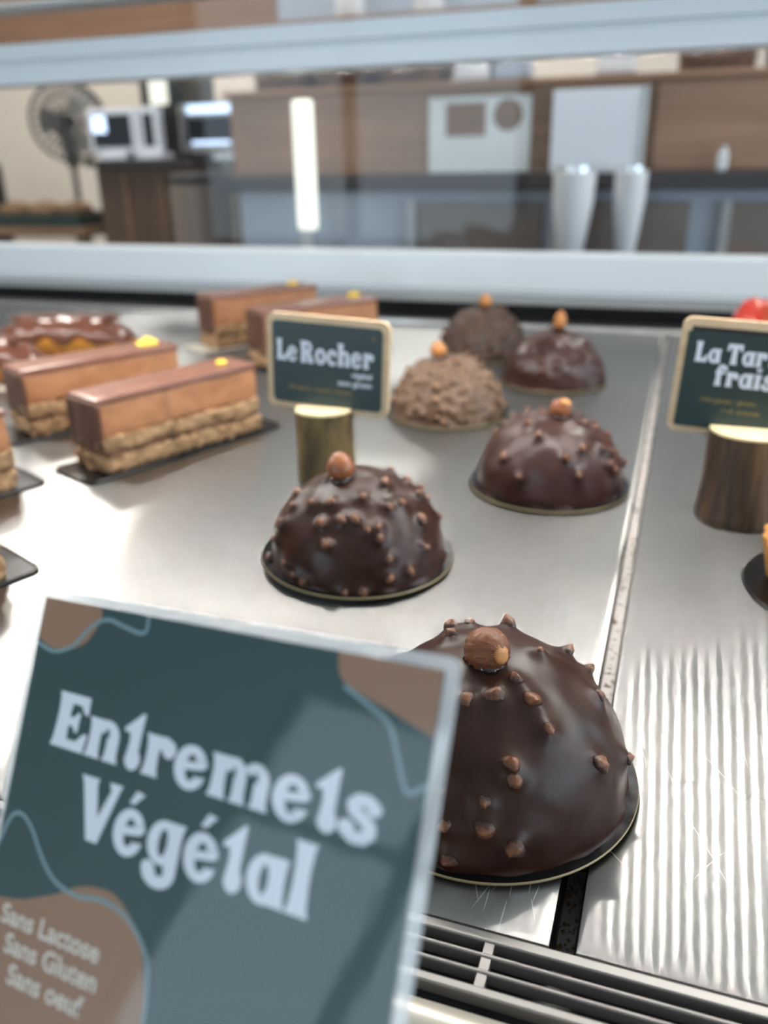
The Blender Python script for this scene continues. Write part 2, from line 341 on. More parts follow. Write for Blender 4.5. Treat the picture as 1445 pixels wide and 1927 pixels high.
def scratches(t, pts, mat, w0, name):
    m = MB()
    for (x, y, ln, a, cv) in pts:
        P = []; n = 9; aa = a; px, py = x, y
        for i in range(n): P.append((px, py)); px += ln / n * math.cos(aa); py += ln / n * math.sin(aa); aa += cv / n
        vs = []; fs = []
        for i, (qx, qy) in enumerate(P):
            d = a + cv * i / n + PI / 2; wd = w0 * math.sin(PI * (i + .4) / (n + .2))
            vs += [(qx + wd * math.cos(d), qy + wd * math.sin(d), .00012), (qx - wd * math.cos(d), qy - wd * math.sin(d), .00012)]
        for i in range(n - 1): fs.append((2 * i, 2 * i + 1, 2 * i + 3, 2 * i + 2))
        m.add(vs, fs, mat)
    o = m.build(name, t); o.location = (-t.location.x, -t.location.y, 0); o['kind'] = 'stuff'; return o
sc = [(random.uniform(.002, .05), random.uniform(.20, .36), random.uniform(.008, .04), random.uniform(0, PI), random.uniform(-1, 1)) for _ in range(24)]
sc += [(.028, .235, .05, 1.5, .25), (.034, .30, .045, 1.45, -.2), (.036, .25, .04, 1.5, .2)]
scratches(trR, sc, SCRATCH, .00009, 'scratch_marks')
scratches(trR, [(random.uniform(.0, .04), random.uniform(.15, .22), random.uniform(.006, .03), random.uniform(.8, 2.6), random.uniform(-.6, .6)) for _ in range(9)], SCRATCH_BRIGHT, .00007, 'bright_scratch_marks')
sc = [(random.uniform(-.10, -.015), random.uniform(.27, .42), random.uniform(.01, .06), random.uniform(1.0, 2.2), random.uniform(-.5, .5)) for _ in range(26)]
scratches(trL, sc, SCRATCH, .00008, 'scratch_marks')
scratches(trL, [(random.uniform(-.035, -.014), random.uniform(.141, .155), random.uniform(.004, .012), random.uniform(1.2, 2), 0) for _ in range(9)], SCRATCH_BRIGHT, .0001, 'bright_scratch_marks')
# crumbs in the seam: nobody could count them
m = MB()
for i in range(170):
    x = random.uniform(-.0108, -.0066); y = random.choice((random.uniform(.15, .2), random.uniform(.24, .38), random.uniform(.24, .5))); r = random.uniform(.0003, .0009)
    vs = [(x + r * dx, y + r * dy * 1.4, -.018 + r * (1 + dz)) for dx, dy, dz in ((1, 0, 0), (-1, 0, .1), (0, 1, 0), (0, -1, -.1), (0, 0, 1), (0, 0, -1))]
    m.add(vs, [(0, 2, 4), (2, 1, 4), (1, 3, 4), (3, 0, 4), (2, 0, 5), (1, 2, 5), (3, 1, 5), (0, 3, 5)], CRUMB)
cr = tag(m.build('seam_crumbs'), 'brown pastry crumbs fallen in the seam between the trays', 'crumbs'); cr['kind'] = 'stuff'

# ------------------------------------------------------------------ hazelnut domes
def chip_mesh(seed, mat):
    random.seed(seed); b = bmesh.new(); bmesh.ops.create_icosphere(b, subdivisions=2, radius=1)
    sx, sy, sz = random.uniform(.0017, .0026), random.uniform(.0014, .0020), random.uniform(.0016, .0022)
    for v in b.verts:
        d = 1 + .38 * nz(v.co, 1.3, seed) + .12 * nz(v.co, 3, seed + 9)
        q = v.co * d; top = max(0, q.z); v.co = Vector((q.x * sx * (1 - .30 * top), q.y * sy * (1 - .25 * top), q.z * sz))
    m = MB(); m.bm(b, mat); o = m.build('nut_piece', None, True, angle=55); me = o.data; bpy.data.objects.remove(o); return me
CHIPS = [chip_mesh(i, CHIP) for i in range(7)]; CHIPS2 = [chip_mesh(20 + i, CHIP_PALE) for i in range(6)]
def board_mesh(R, parent, dish=.0012, edge=BOARD_EDGE, crimp=0, zoff=0):
    m = MB(); n = 96; rings = [0.0, .3, .6, .8, .9, .94, .97, 1.0]; vs = []; fs = []
    z = lambda q, k, up: (.0010 if up else 0) + dish * q ** 4 + (crimp * math.sin(k * 2 * PI * 24 / n + q * 9) * (q > .88) * (1 if q < 1 else .3) if up else 0)
    top = []
    for q in rings[1:]: top.append([(R * q * math.cos(2 * PI * k / n), R * q * math.sin(2 * PI * k / n), z(q, k, 1)) for k in range(n)])
    V = [(0, 0, .001)] + [p for ring in top for p in ring]
    F = [(0, 1 + k, 1 + (k + 1) % n) for k in range(n)]
    for i in range(len(top) - 1):
        for k in range(n): F.append((1 + i * n + k, 1 + i * n + (k + 1) % n, 1 + (i + 1) * n + (k + 1) % n, 1 + (i + 1) * n + k)[::-1])
    m.add(V, F, BOARD_TOP)
    rim = [(R * q * math.cos(2 * PI * k / n), R * q * math.sin(2 * PI * k / n), zz) for q, zz in ((1.0, .0010 + dish), (1.006, .0006 + dish), (1.0, dish), (.9, dish * .65), (.6, dish * .13)) for k in range(n)]
    m.add(rim, [(i * n + k, i * n + (k + 1) % n, (i + 1) * n + (k + 1) % n, (i + 1) * n + k) for i in range(4) for k in range(n)] + [tuple(range(4 * n, 5 * n))], edge)
    return m.build('cake_board', parent, True, angle=40)
def dome_surface(R, H, seed, chips, mat, rough=0.0, lump=.0006, foot=.0022):
    n, k = 168, 56; vs = []; fs = []; Cd = []
    for th, ph in chips:
        t, p = math.radians(th), math.radians(ph); Cd.append(Vector((math.sin(p) * math.cos(t), math.sin(p) * math.sin(t), math.cos(p))))
    def pt(th, s):
        # s: 0 apex .. 1 base; the last tenth is a straight foot
        ph = min(s / .93, 1) * PI / 2
        d = Vector((math.sin(ph) * math.cos(th), math.sin(ph) * math.sin(th), math.cos(ph)))
        q = Vector((d.x * R, d.y * R, d.z * H))
        e = lump * 1.6 * nz(d, 2.2, seed) + lump * .6 * nz(d, 5, seed)
        for cd in Cd:
            g = (d - cd).length * R
            if g < .009: e += .0019 * math.exp(-(g / .0031) ** 2)
        if rough:
            e += rough * (abs(nz(d, 7, seed)) * 1.8 + .9 * nz(d, 14, seed + 3) + .5 * nz(d, 26, seed + 5))
        q += d * e
        if s > .93:
            u = (s - .93) / .07; q.z -= u * .0022; f = 1 + (foot * u / R) * (.5 + nz((math.cos(th) * 3, math.sin(th) * 3, seed), 1.6)) - .012 * u
            q.x *= f; q.y *= f
        return q
    vs.append(pt(0, 0))
    for i in range(1, k + 1):
        for j in range(n): vs.append(pt(2 * PI * j / n, i / k))
    for j in range(n): fs.append((0, 1 + j, 1 + (j + 1) % n))
    for i in range(k - 1):
        for j in range(n): fs.append((1 + i * n + j, 1 + (i + 1) * n + j, 1 + (i + 1) * n + (j + 1) % n, 1 + i * n + (j + 1) % n))
    fs.append(tuple(1 + (k - 1) * n + j for j in range(n))[::-1])
    m = MB(); m.add(vs, fs, mat); return m, Cd, pt
def nut(parent, loc, rot, r, kind):
    n, k = 48, 28; vs = []; fs = []
    for i in range(k + 1):
        p = PI * i / k
        for j in range(n):
            t = 2 * PI * j / n; d = Vector((math.sin(p) * math.cos(t), math.sin(p) * math.sin(t), math.cos(p)))
            e = 1 + .05 * nz(d, 1.5, 4) + (.16 * max(0, d.z) ** 6) - (.05 if d.z < -.75 else 0)
            if kind == 'wrinkled':
                wv = t * 13 + 3.2 * math.sin(p * 1.6) + 2.2 * nz(d, 2.4, 2)
                e += .12 * abs(math.sin(wv)) ** .8 * min(1, 1.6 * math.sin(p)) + .05 * nz(d, 6, 8)
            if kind == 'almond': d = Vector((d.x * .78, d.y * .78, d.z * 1.15))
            vs.append(d * e * r)
    for i in range(k):
        for j in range(n): fs.append((i * n + j, i * n + (j + 1) % n, (i + 1) * n + (j + 1) % n, (i + 1) * n + j))
    m = MB(); mat = {'wrinkled': NUT_SKIN, 'smooth': NUT_SMOOTH, 'gold': NUT_GOLD, 'almond': NUT_GOLD, 'peeled': NUT_SMOOTH}[kind]
    m.add(vs, fs, mat); o = m.build('hazelnut', parent, True, loc, rot, angle=80)
    if kind in ('wrinkled', 'peeled'):
        b = bmesh.new(); bmesh.ops.create_icosphere(b, subdivisions=3, radius=1)
        for v in b.verts:
            d = v.co.copy(); v.co = Vector((d.x * .48, d.y * .42, d.z * .22)) * r * (1 + .16 * nz(d, 2.2, 3))
            v.co += Vector((.02, 0, 1.0)) * r
        mm = MB(); mm.bm(b, NUT_FLESH); mm.build('bare_tip', o, True)
    return o
def dome(label, loc, R, H, seed, known, extra, mat, nutloc, nutrot, nutr, nutkind, rough=0, chips=CHIPS, lump=.0006, dish=.0012, crimp=0, tilt=(0, 0), cs=1.0, group='chocolate hazelnut domes', face=None):
    t = thing('chocolate_dome_cake', label, 'cake', loc, group=group)
    bt = board_mesh(.0425, t, dish, crimp=crimp)
    if tilt != (0, 0): bt.rotation_euler = (tilt[0], tilt[1], 0); bt.location.z = abs(math.sin(tilt[0])) * .042 + abs(math.sin(tilt[1])) * .042
    random.seed(seed); L = list(known); tries = 0
    while len(L) < len(known) + extra and tries < 3000:
        tries += 1; th = random.uniform(-180, 180) if face is None else random.uniform(*face); ph = math.degrees(math.acos(random.uniform(.04, .98)))
        a = Vector((math.sin(math.radians(ph)) * math.cos(math.radians(th)), math.sin(math.radians(ph)) * math.sin(math.radians(th)), math.cos(math.radians(ph))))
        if all((a - Vector((math.sin(math.radians(p)) * math.cos(math.radians(q)), math.sin(math.radians(p)) * math.sin(math.radians(q)), math.cos(math.radians(p))))).length > .13 for q, p in L): L.append((th, ph))
    m, Cd, pt = dome_surface(R, H, seed, L, mat, rough, lump)
    zb = .0032 + (bt.location.z if tilt != (0, 0) else 0)
    g = m.build('chocolate_shell', t, True, (0, 0, zb), angle=70)
    for i, (th, ph) in enumerate(L):
        if ph > 93: continue
        d = Cd[i]; s = min(ph / 90, 1) * .93; P = pt(math.radians(th), s)
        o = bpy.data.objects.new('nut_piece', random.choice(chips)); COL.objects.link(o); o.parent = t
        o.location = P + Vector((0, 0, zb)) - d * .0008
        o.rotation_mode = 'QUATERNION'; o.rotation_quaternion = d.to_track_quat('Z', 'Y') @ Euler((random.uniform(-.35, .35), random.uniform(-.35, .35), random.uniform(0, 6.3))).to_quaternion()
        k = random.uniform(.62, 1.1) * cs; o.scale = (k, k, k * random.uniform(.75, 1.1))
    nl = Vector(nutloc) + Vector((0, 0, zb + H))
    nut(t, nl, nutrot, nutr, nutkind)
    mm = MB(); ring = []
    for k in range(26):
        a = 2 * PI * k / 26; rr = nutr * (.80 + .12 * math.sin(3 * a + seed)); q = Vector((nutloc[0] + rr * math.cos(a), nutloc[1] + rr * math.sin(a), 0))
        q.z = zb + H * math.sqrt(max(.2, 1 - (q.x ** 2 + q.y ** 2) / R ** 2)) + .0006; ring.append(q)
    mm.tube(ring, [.0009 + .0007 * abs(math.sin(k * 1.9)) for k in range(26)], DROP, 8, closed=True); mm.build('chocolate_drop', t, True)
    return t
nA = [(-50, 20), (-74, 25), (-46, 29), (-95, 28), (-45, 41), (-68, 50), (-67, 55), (-79, 63), (-79, 72), (-93, 73), (-68, 79), (-23, 61), (-1, 72), (8, 47), (32, 47), (46, 41), (88, 31), (119, 31), (132, 34), (152, 21), (19, 19), (-91, 86)]
nB = [(-89, 61), (-97, 49), (-59, 30), (-95, 34), (-115, 38), (-70, 45), (-81, 45), (-52, 51), (-53, 58), (-36, 40), (-21, 40), (-11, 55), (10, 44), (-19, 72), (-49, 71), (-36, 82), (-138, 46), (-151, 39), (-135, 59), (-137, 70), (-150, 92), (-112, 85), (-104, 88), (-66, 92), (-77, 92), (-50, 83), (-142, 18), (-18, 23), (-121, 80), (-61, 52)]
nC = [(164, 34), (160, 22), (-128, 25), (-99, 34), (-128, 10), (-69, 53), (-106, 70), (-127, 58), (-15, 26), (-5, 34), (29, 35), (20, 48), (-50, 47), (-26, 50), (-15, 56), (-20, 69), (-25, 63), (9, 72), (-59, 66), (127, 18)]
nE = [(-99, 56), (-20, 76), (-31, 58), (-8, 34), (-117, 73), (-79, 63), (-121, 39)]
dome('large chocolate dome cake with wrinkled hazelnut, half hidden behind the big green card', (-.038, .193, 0), .0395, .0390, 11, nA, 9, CHOC, (.000, -.0045, .0026), (.64, 1.2, 0), .0056, 'wrinkled', crimp=.00022, face=(60, 280), dish=.0016, cs=1.35)
dome('chocolate dome cake with smooth round hazelnut, in front of the dessert sign log', (-.1236, .3145, 0), .0385, .0372, 12, nB, 10, CHOC, (-.004, -.006, .0035), (-.1, -.1, 0), .0060, 'smooth', dish=.0018, face=(20, 200), cs=1.3, tilt=(0, .03))
dome('chocolate dome cake with patchy broken-skinned hazelnut, beside the tray seam', (-.0562, .4299, 0), .0385, .0372, 13, nC, 10, CHOC_RED, (.004, -.002, .0030), (.4, .5, 0), .0058, 'peeled', face=(30, 200), cs=1.3)
dome('rough nut-crusted lighter brown dome cake beside the dessert sign', (-.1443, .5487, 0), .0375, .0370, 14, [], 64, CHOC_MILK, (-.006, -.004, .0045), (.2, -.2, 0), .0056, 'gold', rough=.0011, chips=CHIPS2, cs=1.25)
dome('smooth reddish brown dome cake with tall upright nut, at the back by the tray end', (-.0880, .658, 0), .0395, .0375, 15, nE, 8, CHOC_RED, (.003, 0, .0065), (.15, .1, 0), .0062, 'almond', lump=.0012, cs=1.1)
dome('rough dark nut-crusted dome cake farthest back, behind the lighter rough dome', (-.1610, .735, 0), .0375, .0395, 16, [], 60, CHOC_DARKNUT, (.001, -.002, .0055), (.1, 0, 0), .0058, 'gold', rough=.0011, chips=CHIPS, cs=1.2)

# ------------------------------------------------------------------ chocolate bars
def rough_box(L, W, z0, z1, mat, seed, amp, fr, res=.0022, rnd=.0012, taper=0):
    nx, ny, nzz = max(2, int(L / res)), max(2, int(W / res)), max(2, int((z1 - z0) / res)); m = MB()
    def P(x, y, z):
        q = Vector((x, y, z)); hx, hy = L / 2, W / 2; cx = max(-hx + rnd, min(hx - rnd, x)); cy = max(-hy + rnd, min(hy - rnd, y)); cz = max(z0 + rnd, min(z1 - rnd, z))
        d = q - Vector((cx, cy, cz)); dn = d.normalized() if d.length > 1e-9 else Vector((0, 0, 0)); q = Vector((cx, cy, cz)) + dn * rnd
        q += dn * amp * (nz(q, fr, seed) + .6 * nz(q, fr * 2.3, seed + 2)); 
        if taper: q.y *= 1 - taper * (q.z - z0) / (z1 - z0)
        return q
    def grid(fn, a, b):
        vs = [fn(i / a, j / b) for i in range(a + 1) for j in range(b + 1)]
        m.add(vs, [(i * (b + 1) + j, (i + 1) * (b + 1) + j, (i + 1) * (b + 1) + j + 1, i * (b + 1) + j + 1) for i in range(a) for j in range(b)], mat)
    X = lambda u: (u - .5) * L; Yy = lambda u: (u - .5) * W; Z = lambda u: z0 + u * (z1 - z0)
    for z in (z0, z1): grid(lambda u, v: P(X(u), Yy(v), z), nx, ny)
    for y in (-W / 2, W / 2): grid(lambda u, v: P(X(u), y, Z(v)), nx, nzz)
    for x in (-L / 2, L / 2): grid(lambda u, v: P(x, Yy(u), Z(v)), ny, nzz)
    return m
def bar(label, loc, ang, seed=1, L=.115, W=.034, gold=((.044, .004, .0045),), board='black', boff=(0, 0), H=.0455):
    t = thing('chocolate_bar_cake', label, 'cake', (loc[0], loc[1], 0), math.radians(ang), group='layered chocolate bar cakes')
    m = MB().prism(rrect(-.0715 + boff[0], .0715 + boff[0], -.0205 + boff[1], .0205 + boff[1], .005), .0002, .0012, BOARD_TOP if board == 'black' else BOARD_PALE, BOARD_TOP if board == 'black' else BOARD_PALE)
    m.tube([(x, y, .0012) for x, y in rrect(-.0712 + boff[0], .0712 + boff[0], -.0202 + boff[1], .0202 + boff[1], .005)], .0007, BOARD_TOP if board == 'black' else BOARD_PALE, 6, closed=True)
    m.build('cake_board', t, True)
    rough_box(L, W, .0014, .0115, SPONGE, seed, .0024, 190).build('bottom_sponge', t, True, angle=80)
    rough_box(L - .003, W - .0024, .011, .0140, CREAM, seed + 3, .0008, 120).build('cream_layer', t, True, angle=80)
    rough_box(L, W, .0135, .0230, SPONGE, seed + 5, .0022, 190).build('top_sponge', t, True, angle=80)
    rough_box(L - .001, W - .002, .0225, H - .003, MOUSSE, seed + 7, .00045, 90, taper=.05).build('mousse', t, True, angle=80)
    g = rough_box(L + .001, W - .002, H - .0042, H, MILK_GLAZE, seed + 9, .00025, 60, rnd=.0012)
    # drips of glaze hanging over the long edge
    for v in range(len(g.v)):
        x, y, z = g.v[v]
        if z < H - .0022:
            g.v[v] = (x, y, z - .0016 * max(0, nz((x, y, 0), 70, seed)))
    g.build('glaze_top', t, True, angle=60)
    e = rough_box(.003, W - .001, .017, H - .002, END_GLAZE, seed + 11, .0006, 120)
    for v in range(len(e.v)):
        x, y, z = e.v[v]; k = (H - z) / H; e.v[v] = (x, y, z + (.006 * nz((0, y, 0), 160, seed) - .002) * k)
    e.build('end_coat', t, True, (-L / 2 + .0004, 0, 0), angle=80)
    for i, (gx, gy, gs) in enumerate(gold):
        m = MB(); n = 13; vs = []
        for a in range(n):
            for b in range(n):
                u, v = a / (n - 1) - .5, b / (n - 1) - .5; rr = max(abs(u), abs(v)) * 2; ta = math.atan2(v, u); q = gs * rr * (1 + .35 * nz((math.cos(ta), math.sin(ta), seed), 2))
                vs.append((gx + q * math.cos(ta), gy + q * .8 * math.sin(ta), H + .0004 + gs * (.62 * abs(nz((u * 5, v * 5, seed), 1.5)) + .24) * (1 - rr ** 3)))
        m.add(vs, [(a * n + b, (a + 1) * n + b, (a + 1) * n + b + 1, a * n + b + 1) for a in range(n - 1) for b in range(n - 1)], GOLD); m.build('gold_leaf', t)
    return t
bar('layered chocolate bar cake with gold fleck, nearest whole one, left of the dessert sign log', (-.2900, .4300), 67.6, 1, gold=((.043, .001, .0040),))
bar('layered chocolate bar cake with a large gold leaf tuft, behind the nearest whole bar', (-.3760, .4740), 61.5, 2, L=.112, gold=((.042, .002, .0085),))
bar('layered chocolate bar cake on a pale board, farthest back of all the bars', (-.3885, .7480), 55, 3, H=.0505, gold=((.040, .002, .0065),), board='pale', boff=(-.004, 0))
bar('layered chocolate bar cake mostly hidden behind the dessert name sign', (-.3040, .6880), 52.7, 4, H=.0500, gold=((.044, .004, .0065),))
bar('layered chocolate bar cake cut off by the left frame edge, upper of the two', (-.3710, .2957), 67.6, 5)
bar('layered chocolate bar cake cut off by the left edge, just above the big card', (-.2990, .2045), 67.6, 6)

# ------------------------------------------------------------------ glazed eclairs
def eclair(label, loc, ang, seed, board):
    t = thing('chocolate_eclair', label, 'eclair', (loc[0], loc[1], 0), math.radians(ang), group='glazed eclairs at the back left')
    L, W, Hh = .135, .052, .034; n, k = 90, 28
    m = MB().prism(rrect(-.078, .078, -.033, .033, .006), .0002, .0014, board, board); m.build('cake_board', t)
    def P(u, a, grow=0, top=False):
        x = (u - .5) * L; e = math.sqrt(max(0, 1 - abs(2 * u - 1) ** 3.2)); r = W / 2 * e + grow
        y = r * math.cos(a); z = .0014 + Hh * e * (.5 + .5 * math.sin(a)) + grow * math.sin(a); z += .0012 * nz((x, y, z), 60, seed)
        return (x, y, max(z, .0014))
    vs = [P(i / n, 2 * PI * j / k) for i in range(n + 1) for j in range(k)]
    m = MB(); m.add(vs, [(i * k + j, i * k + (j + 1) % k, (i + 1) * k + (j + 1) % k, (i + 1) * k + j) for i in range(n) for j in range(k)], DOUGH); m.build('choux_body', t, True, angle=80)
    kk = 24; vs = []
    for i in range(n + 1):
        u = .02 + .96 * i / n; lo = -.02 + .26 * math.sin(u * 31 + seed) * .6 + .22 * nz((u * 9, 0, seed), 1.0); hi = PI - (-.02 + .2 * math.sin(u * 27 + seed * 2))
        for j in range(kk + 1):
            a = lo + (hi - lo) * j / kk; edge = min(j, kk - j) / kk; gr = .0026 * min(1, edge * 9 + .25) + .0005 * math.sin(u * 44 + 3 * math.sin(a * 2)) * min(1, edge * 6)
            vs.append(P(u, a, gr))
    m = MB(); m.add(vs, [(i * (kk + 1) + j, i * (kk + 1) + j + 1, (i + 1) * (kk + 1) + j + 1, (i + 1) * (kk + 1) + j) for i in range(n) for j in range(kk)], ECLAIR_GLAZE); m.build('chocolate_icing', t, True, angle=80)
    m = MB()
    for q in range(2):
        m.tube([((u / 40 - .5) * L * .72, (.010 - q * .017) + .005 * math.sin(u * .55 + q), .0014 + Hh + .0026 - abs(.010 - q * .017) * .33 - .002 * abs(u / 40 - .5)) for u in range(41)], .0022, ECLAIR_GLAZE, 10)
    m.build('icing_ripple', t, True)
    return t
eclair('shiny chocolate iced pastry at the back left, farther of the two', (-.535, .640), 14, 1, BOARD_PALE)
eclair('shiny chocolate iced yellow pastry on a white board, cut off at left edge', (-.548, .535), 14, 2, BOARD_PALE)

# ------------------------------------------------------------------ fruit tarts on the right tray
def berry_mesh(cut):
    n, k = 20, 14; vs = []; fs = []
    for i in range(k + 1):
        u = i / k; r = .0115 * math.sin(PI * min(1, u * .93 + .07)) ** .8 * (1.15 - .55 * u)
        for j in range(n): vs.append((r * math.cos(2 * PI * j / n), (r * math.sin(2 * PI * j / n) if not cut else max(-.001, r * math.sin(2 * PI * j / n))), u * .025))
    fs = [(i * n + j, i * n + (j + 1) % n, (i + 1) * n + (j + 1) % n, (i + 1) * n + j) for i in range(k) for j in range(n)]
    m = MB(); m.add(vs, fs, BERRY_CUT if cut else BERRY); return m
def tart(label, loc, berries, R=.036, top=.018, bs=1.0, bR=.0425):
    t = thing('fruit_tart', label, 'tart', (loc[0], loc[1], 0), group='fruit tarts on the right tray')
    board_mesh(bR, t, .0006, edge=BOARD_TOP)
    fl = lambda a, z: 1 + .018 * math.cos(24 * a)
    MB().lathe([(R * .86, .0022), (R * .90, .004), (R * .99, .019), (R, .021), (R * .97, .0222), (R * .93, .0205), (R * .92, .017)], CRUST, 144, fn=fl, capt=False).build('crust', t, True)
    MB().lathe([(R * .925, .0172), (R * .6, .0186), (.001, .019)], CUSTARD, 48, capb=False).build('custard', t, True)
    for i in range(berries):
        a = 2.4 * i + .5; r = R * .62 * math.sqrt((i + .3) / berries); o = berry_mesh(i % 2).build('strawberry', t, True)
        o.location = (r * math.cos(a), r * math.sin(a), top); o.scale = (bs, bs, bs); o.rotation_euler = (math.sin(i) * .35, math.cos(i * 2) * .35, i * 1.3 + 2.6)
    return t
tart('strawberry tart behind the tart name sign, at the back right', (.0700, .745), 9, top=.025, bs=1.3)
tart('tart on a black board directly behind the tart sign log', (.0640, .563), 7)
tart('golden crusted tart on a black round board, cut off at the right edge', (.0806, .3437), 0, R=.0372)

# ------------------------------------------------------------------ lettering
def ell(cx, cy, rx, ry, a0, a1, n=22): return [(cx + rx * math.cos(math.radians(a0 + (a1 - a0) * i / n)), cy + ry * math.sin(math.radians(a0 + (a1 - a0) * i / n))) for i in range(n + 1)]
def ringp(cx, cy, rx, ry, ix, iy, a0=0, a1=360, dx=0, dy=0):
    o = ell(cx, cy, rx, ry, a0, a1, 30); i = ell(cx + dx, cy + dy, ix, iy, a0, a1, 30)
    return [[o[k], o[k + 1], i[k + 1], i[k]] for k in range(30)]
def stem(x, y0, y1, w=.2, f=.045, ft=None):
    ft = f if ft is None else ft; h = w / 2
    return [[(x - h - f, y0), (x + h + f, y0), (x + h + f * .35, y0 + .12 * (y1 - y0)), (x + h, y0 + .4 * (y1 - y0)), (x + h, y0 + .65 * (y1 - y0)), (x + h + ft * .4, y0 + .9 * (y1 - y0)), (x + h + ft, y1), (x - h - ft, y1), (x - h - ft * .4, y0 + .9 * (y1 - y0)), (x - h, y0 + .65 * (y1 - y0)), (x - h, y0 + .4 * (y1 - y0)), (x - h - f * .35, y0 + .12 * (y1 - y0))]]
def stroke(pts, wd):
    out = []
    for (x0, y0), (x1, y1) in zip(pts, pts[1:]):
        d = math.hypot(x1 - x0, y1 - y0); nx, ny = -(y1 - y0) / d * wd / 2, (x1 - x0) / d * wd / 2
        out.append([(x0 + nx, y0 + ny), (x0 - nx, y0 - ny), (x1 - nx, y1 - ny), (x1 + nx, y1 + ny)])
    for x, y in pts: out.append(ell(x, y, wd / 2, wd / 2, 0, 345, 16))
    return out
def blob(x, y, r, ry=None): return [ell(x, y, r, ry or r, 0, 345, 18)]
eG = ringp(.29, .33, .29, .36, .10, .21, 30, 330, .01, 0) + [[(.14, .27), (.50, .33), (.575, .40), (.56, .50), (.40, .44), (.14, .40)], [(.48, .10), (.54, .16), (.56, .22), (.46, .22)]]
GL = {
 'E': (.72, stem(.19, 0, .97, .25, .05) + [[(.1, .97), (.66, .97), (.68, .66), (.61, .66), (.50, .80), (.1, .80)], [(.1, .57), (.40, .57), (.46, .66), (.52, .66), (.52, .32), (.46, .32), (.40, .41), (.1, .41)], [(.02, 0), (.70, 0), (.73, .33), (.65, .33), (.52, .17), (.1, .17)]]),
 'n': (.72, stem(.17, 0, .68, .22, .05, .06) + stem(.53, 0, .40, .23, .05, 0) + ringp(.40, .40, .245, .29, .05, .14, -5, 160)),
 'm': (1.06, stem(.17, 0, .68, .22, .05, .06) + stem(.52, 0, .40, .20, .045, 0) + stem(.87, 0, .40, .23, .05, 0) + ringp(.40, .40, .22, .29, .04, .14, -5, 160) + ringp(.755, .40, .235, .29, .05, .14, -5, 150)),
 't': (.42, [[(.10, .16), (.13, .45), (.11, .60), (.0, .60), (.0, .66), (.30, .97), (.34, .95), (.33, .60), (.33, .30), (.34, .16)]] + ringp(.24, .18, .14, .19, .0, .0, 170, 400) + blob(.24, .16, .145, .165)),
 'r': (.58, stem(.17, 0, .68, .22, .05, .06) + ringp(.36, .38, .2, .31, .04, .12, 30, 150) + blob(.45, .50, .125, .15)),
 'e': (.62, eG),
 'é': (.62, eG + [[(.20, .76), (.30, .76), (.46, .94), (.30, .97)]]),
 's': (.58, stroke([(.44, .55), (.36, .61), (.23, .60), (.15, .52), (.18, .43), (.30, .36), (.42, .27), (.43, .16), (.34, .07), (.20, .06), (.10, .13)], .185) + blob(.45, .52, .11) + blob(.10, .17, .12)),
 'V': (.80, [[(.0, .97), (.36, .97), (.34, .88), (.46, .36), (.50, .0), (.32, 0), (.06, .86)], [(.56, .97), (.82, .97), (.78, .86), (.54, 0), (.40, 0), (.44, .36), (.62, .84)]]),
 'g': (.68, ringp(.30, .35, .28, .33, .08, .20) + stem(.50, -.05, .68, .22, 0, .05) + ringp(.31, -.05, .30, .27, .08, .09, 180, 362, .02, 0) + blob(.12, -.06, .12, .11)),
 'a': (.66, ringp(.29, .33, .27, .35, .07, .20) + stem(.50, 0, .68, .22, .045, .03)),
 'l': (.38, stem(.18, 0, 1.0, .24, .06, .05)),
 'L': (.66, stem(.19, 0, .97, .24, .05) + [[(.02, 0), (.62, 0), (.65, .36), (.57, .36), (.45, .18), (.1, .18)]]),
 'R': (.80, stem(.19, 0, .97, .24, .06) + ringp(.36, .70, .30, .27, .11, .12, -95, 95) + [[(.1, .97), (.38, .97), (.38, .82), (.1, .82)], [(.1, .58), (.38, .58), (.38, .43), (.1, .43)], [(.32, .5), (.54, .5), (.76, 0), (.46, 0)]]),
 'o': (.64, ringp(.31, .34, .30, .36, .10, .19)),
 'c': (.58, ringp(.30, .34, .29, .36, .10, .20, 45, 320) + blob(.44, .50, .115)),
 'h': (.72, stem(.17, 0, 1.0, .22, .05, .06) + stem(.53, 0, .40, .23, .05, 0) + ringp(.40, .40, .245, .29, .05, .14, -5, 160)),
 'T': (.76, stem(.38, 0, .97, .25, .06) + [[(.02, .97), (.74, .97), (.76, .62), (.68, .62), (.56, .80), (.20, .80), (.08, .62), (.0, .62)]]),
 'f': (.50, stem(.18, 0, .72, .22, .06, 0) + ringp(.30, .70, .23, .29, .03, .12, 20, 180) + blob(.42, .82, .11) + [[(.02, .68), (.44, .68), (.44, .55), (.02, .55)]]),
 'i': (.36, stem(.17, 0, .68, .22, .05, .05) + [[(.06, .80), (.28, .80), (.25, .90), (.33, .98), (.17, .93), (.01, .98), (.09, .90)]]),
 ' ': (.24, []),
}
def word(text, x0, x1, base, cap, skew=0):
    tot = sum(GL[ch][0] for ch in text); sx = (x1 - x0) / tot; sy = cap / .97; x = x0; out = []
    for ch in text:
        adv, ps = GL[ch]
        for p in ps: out.append([(x + a * sx, base + b * sy + skew * (x + a * sx - x0)) for a, b in p])
        x += adv * sx
    return out
def flat(m, polys, z, mat): 
    for i, p in enumerate(polys):
        zz = z + (i % 37) * .0000022
        m.add([(x, y, zz) for x, y in p], [tuple(range(len(p)))], mat)
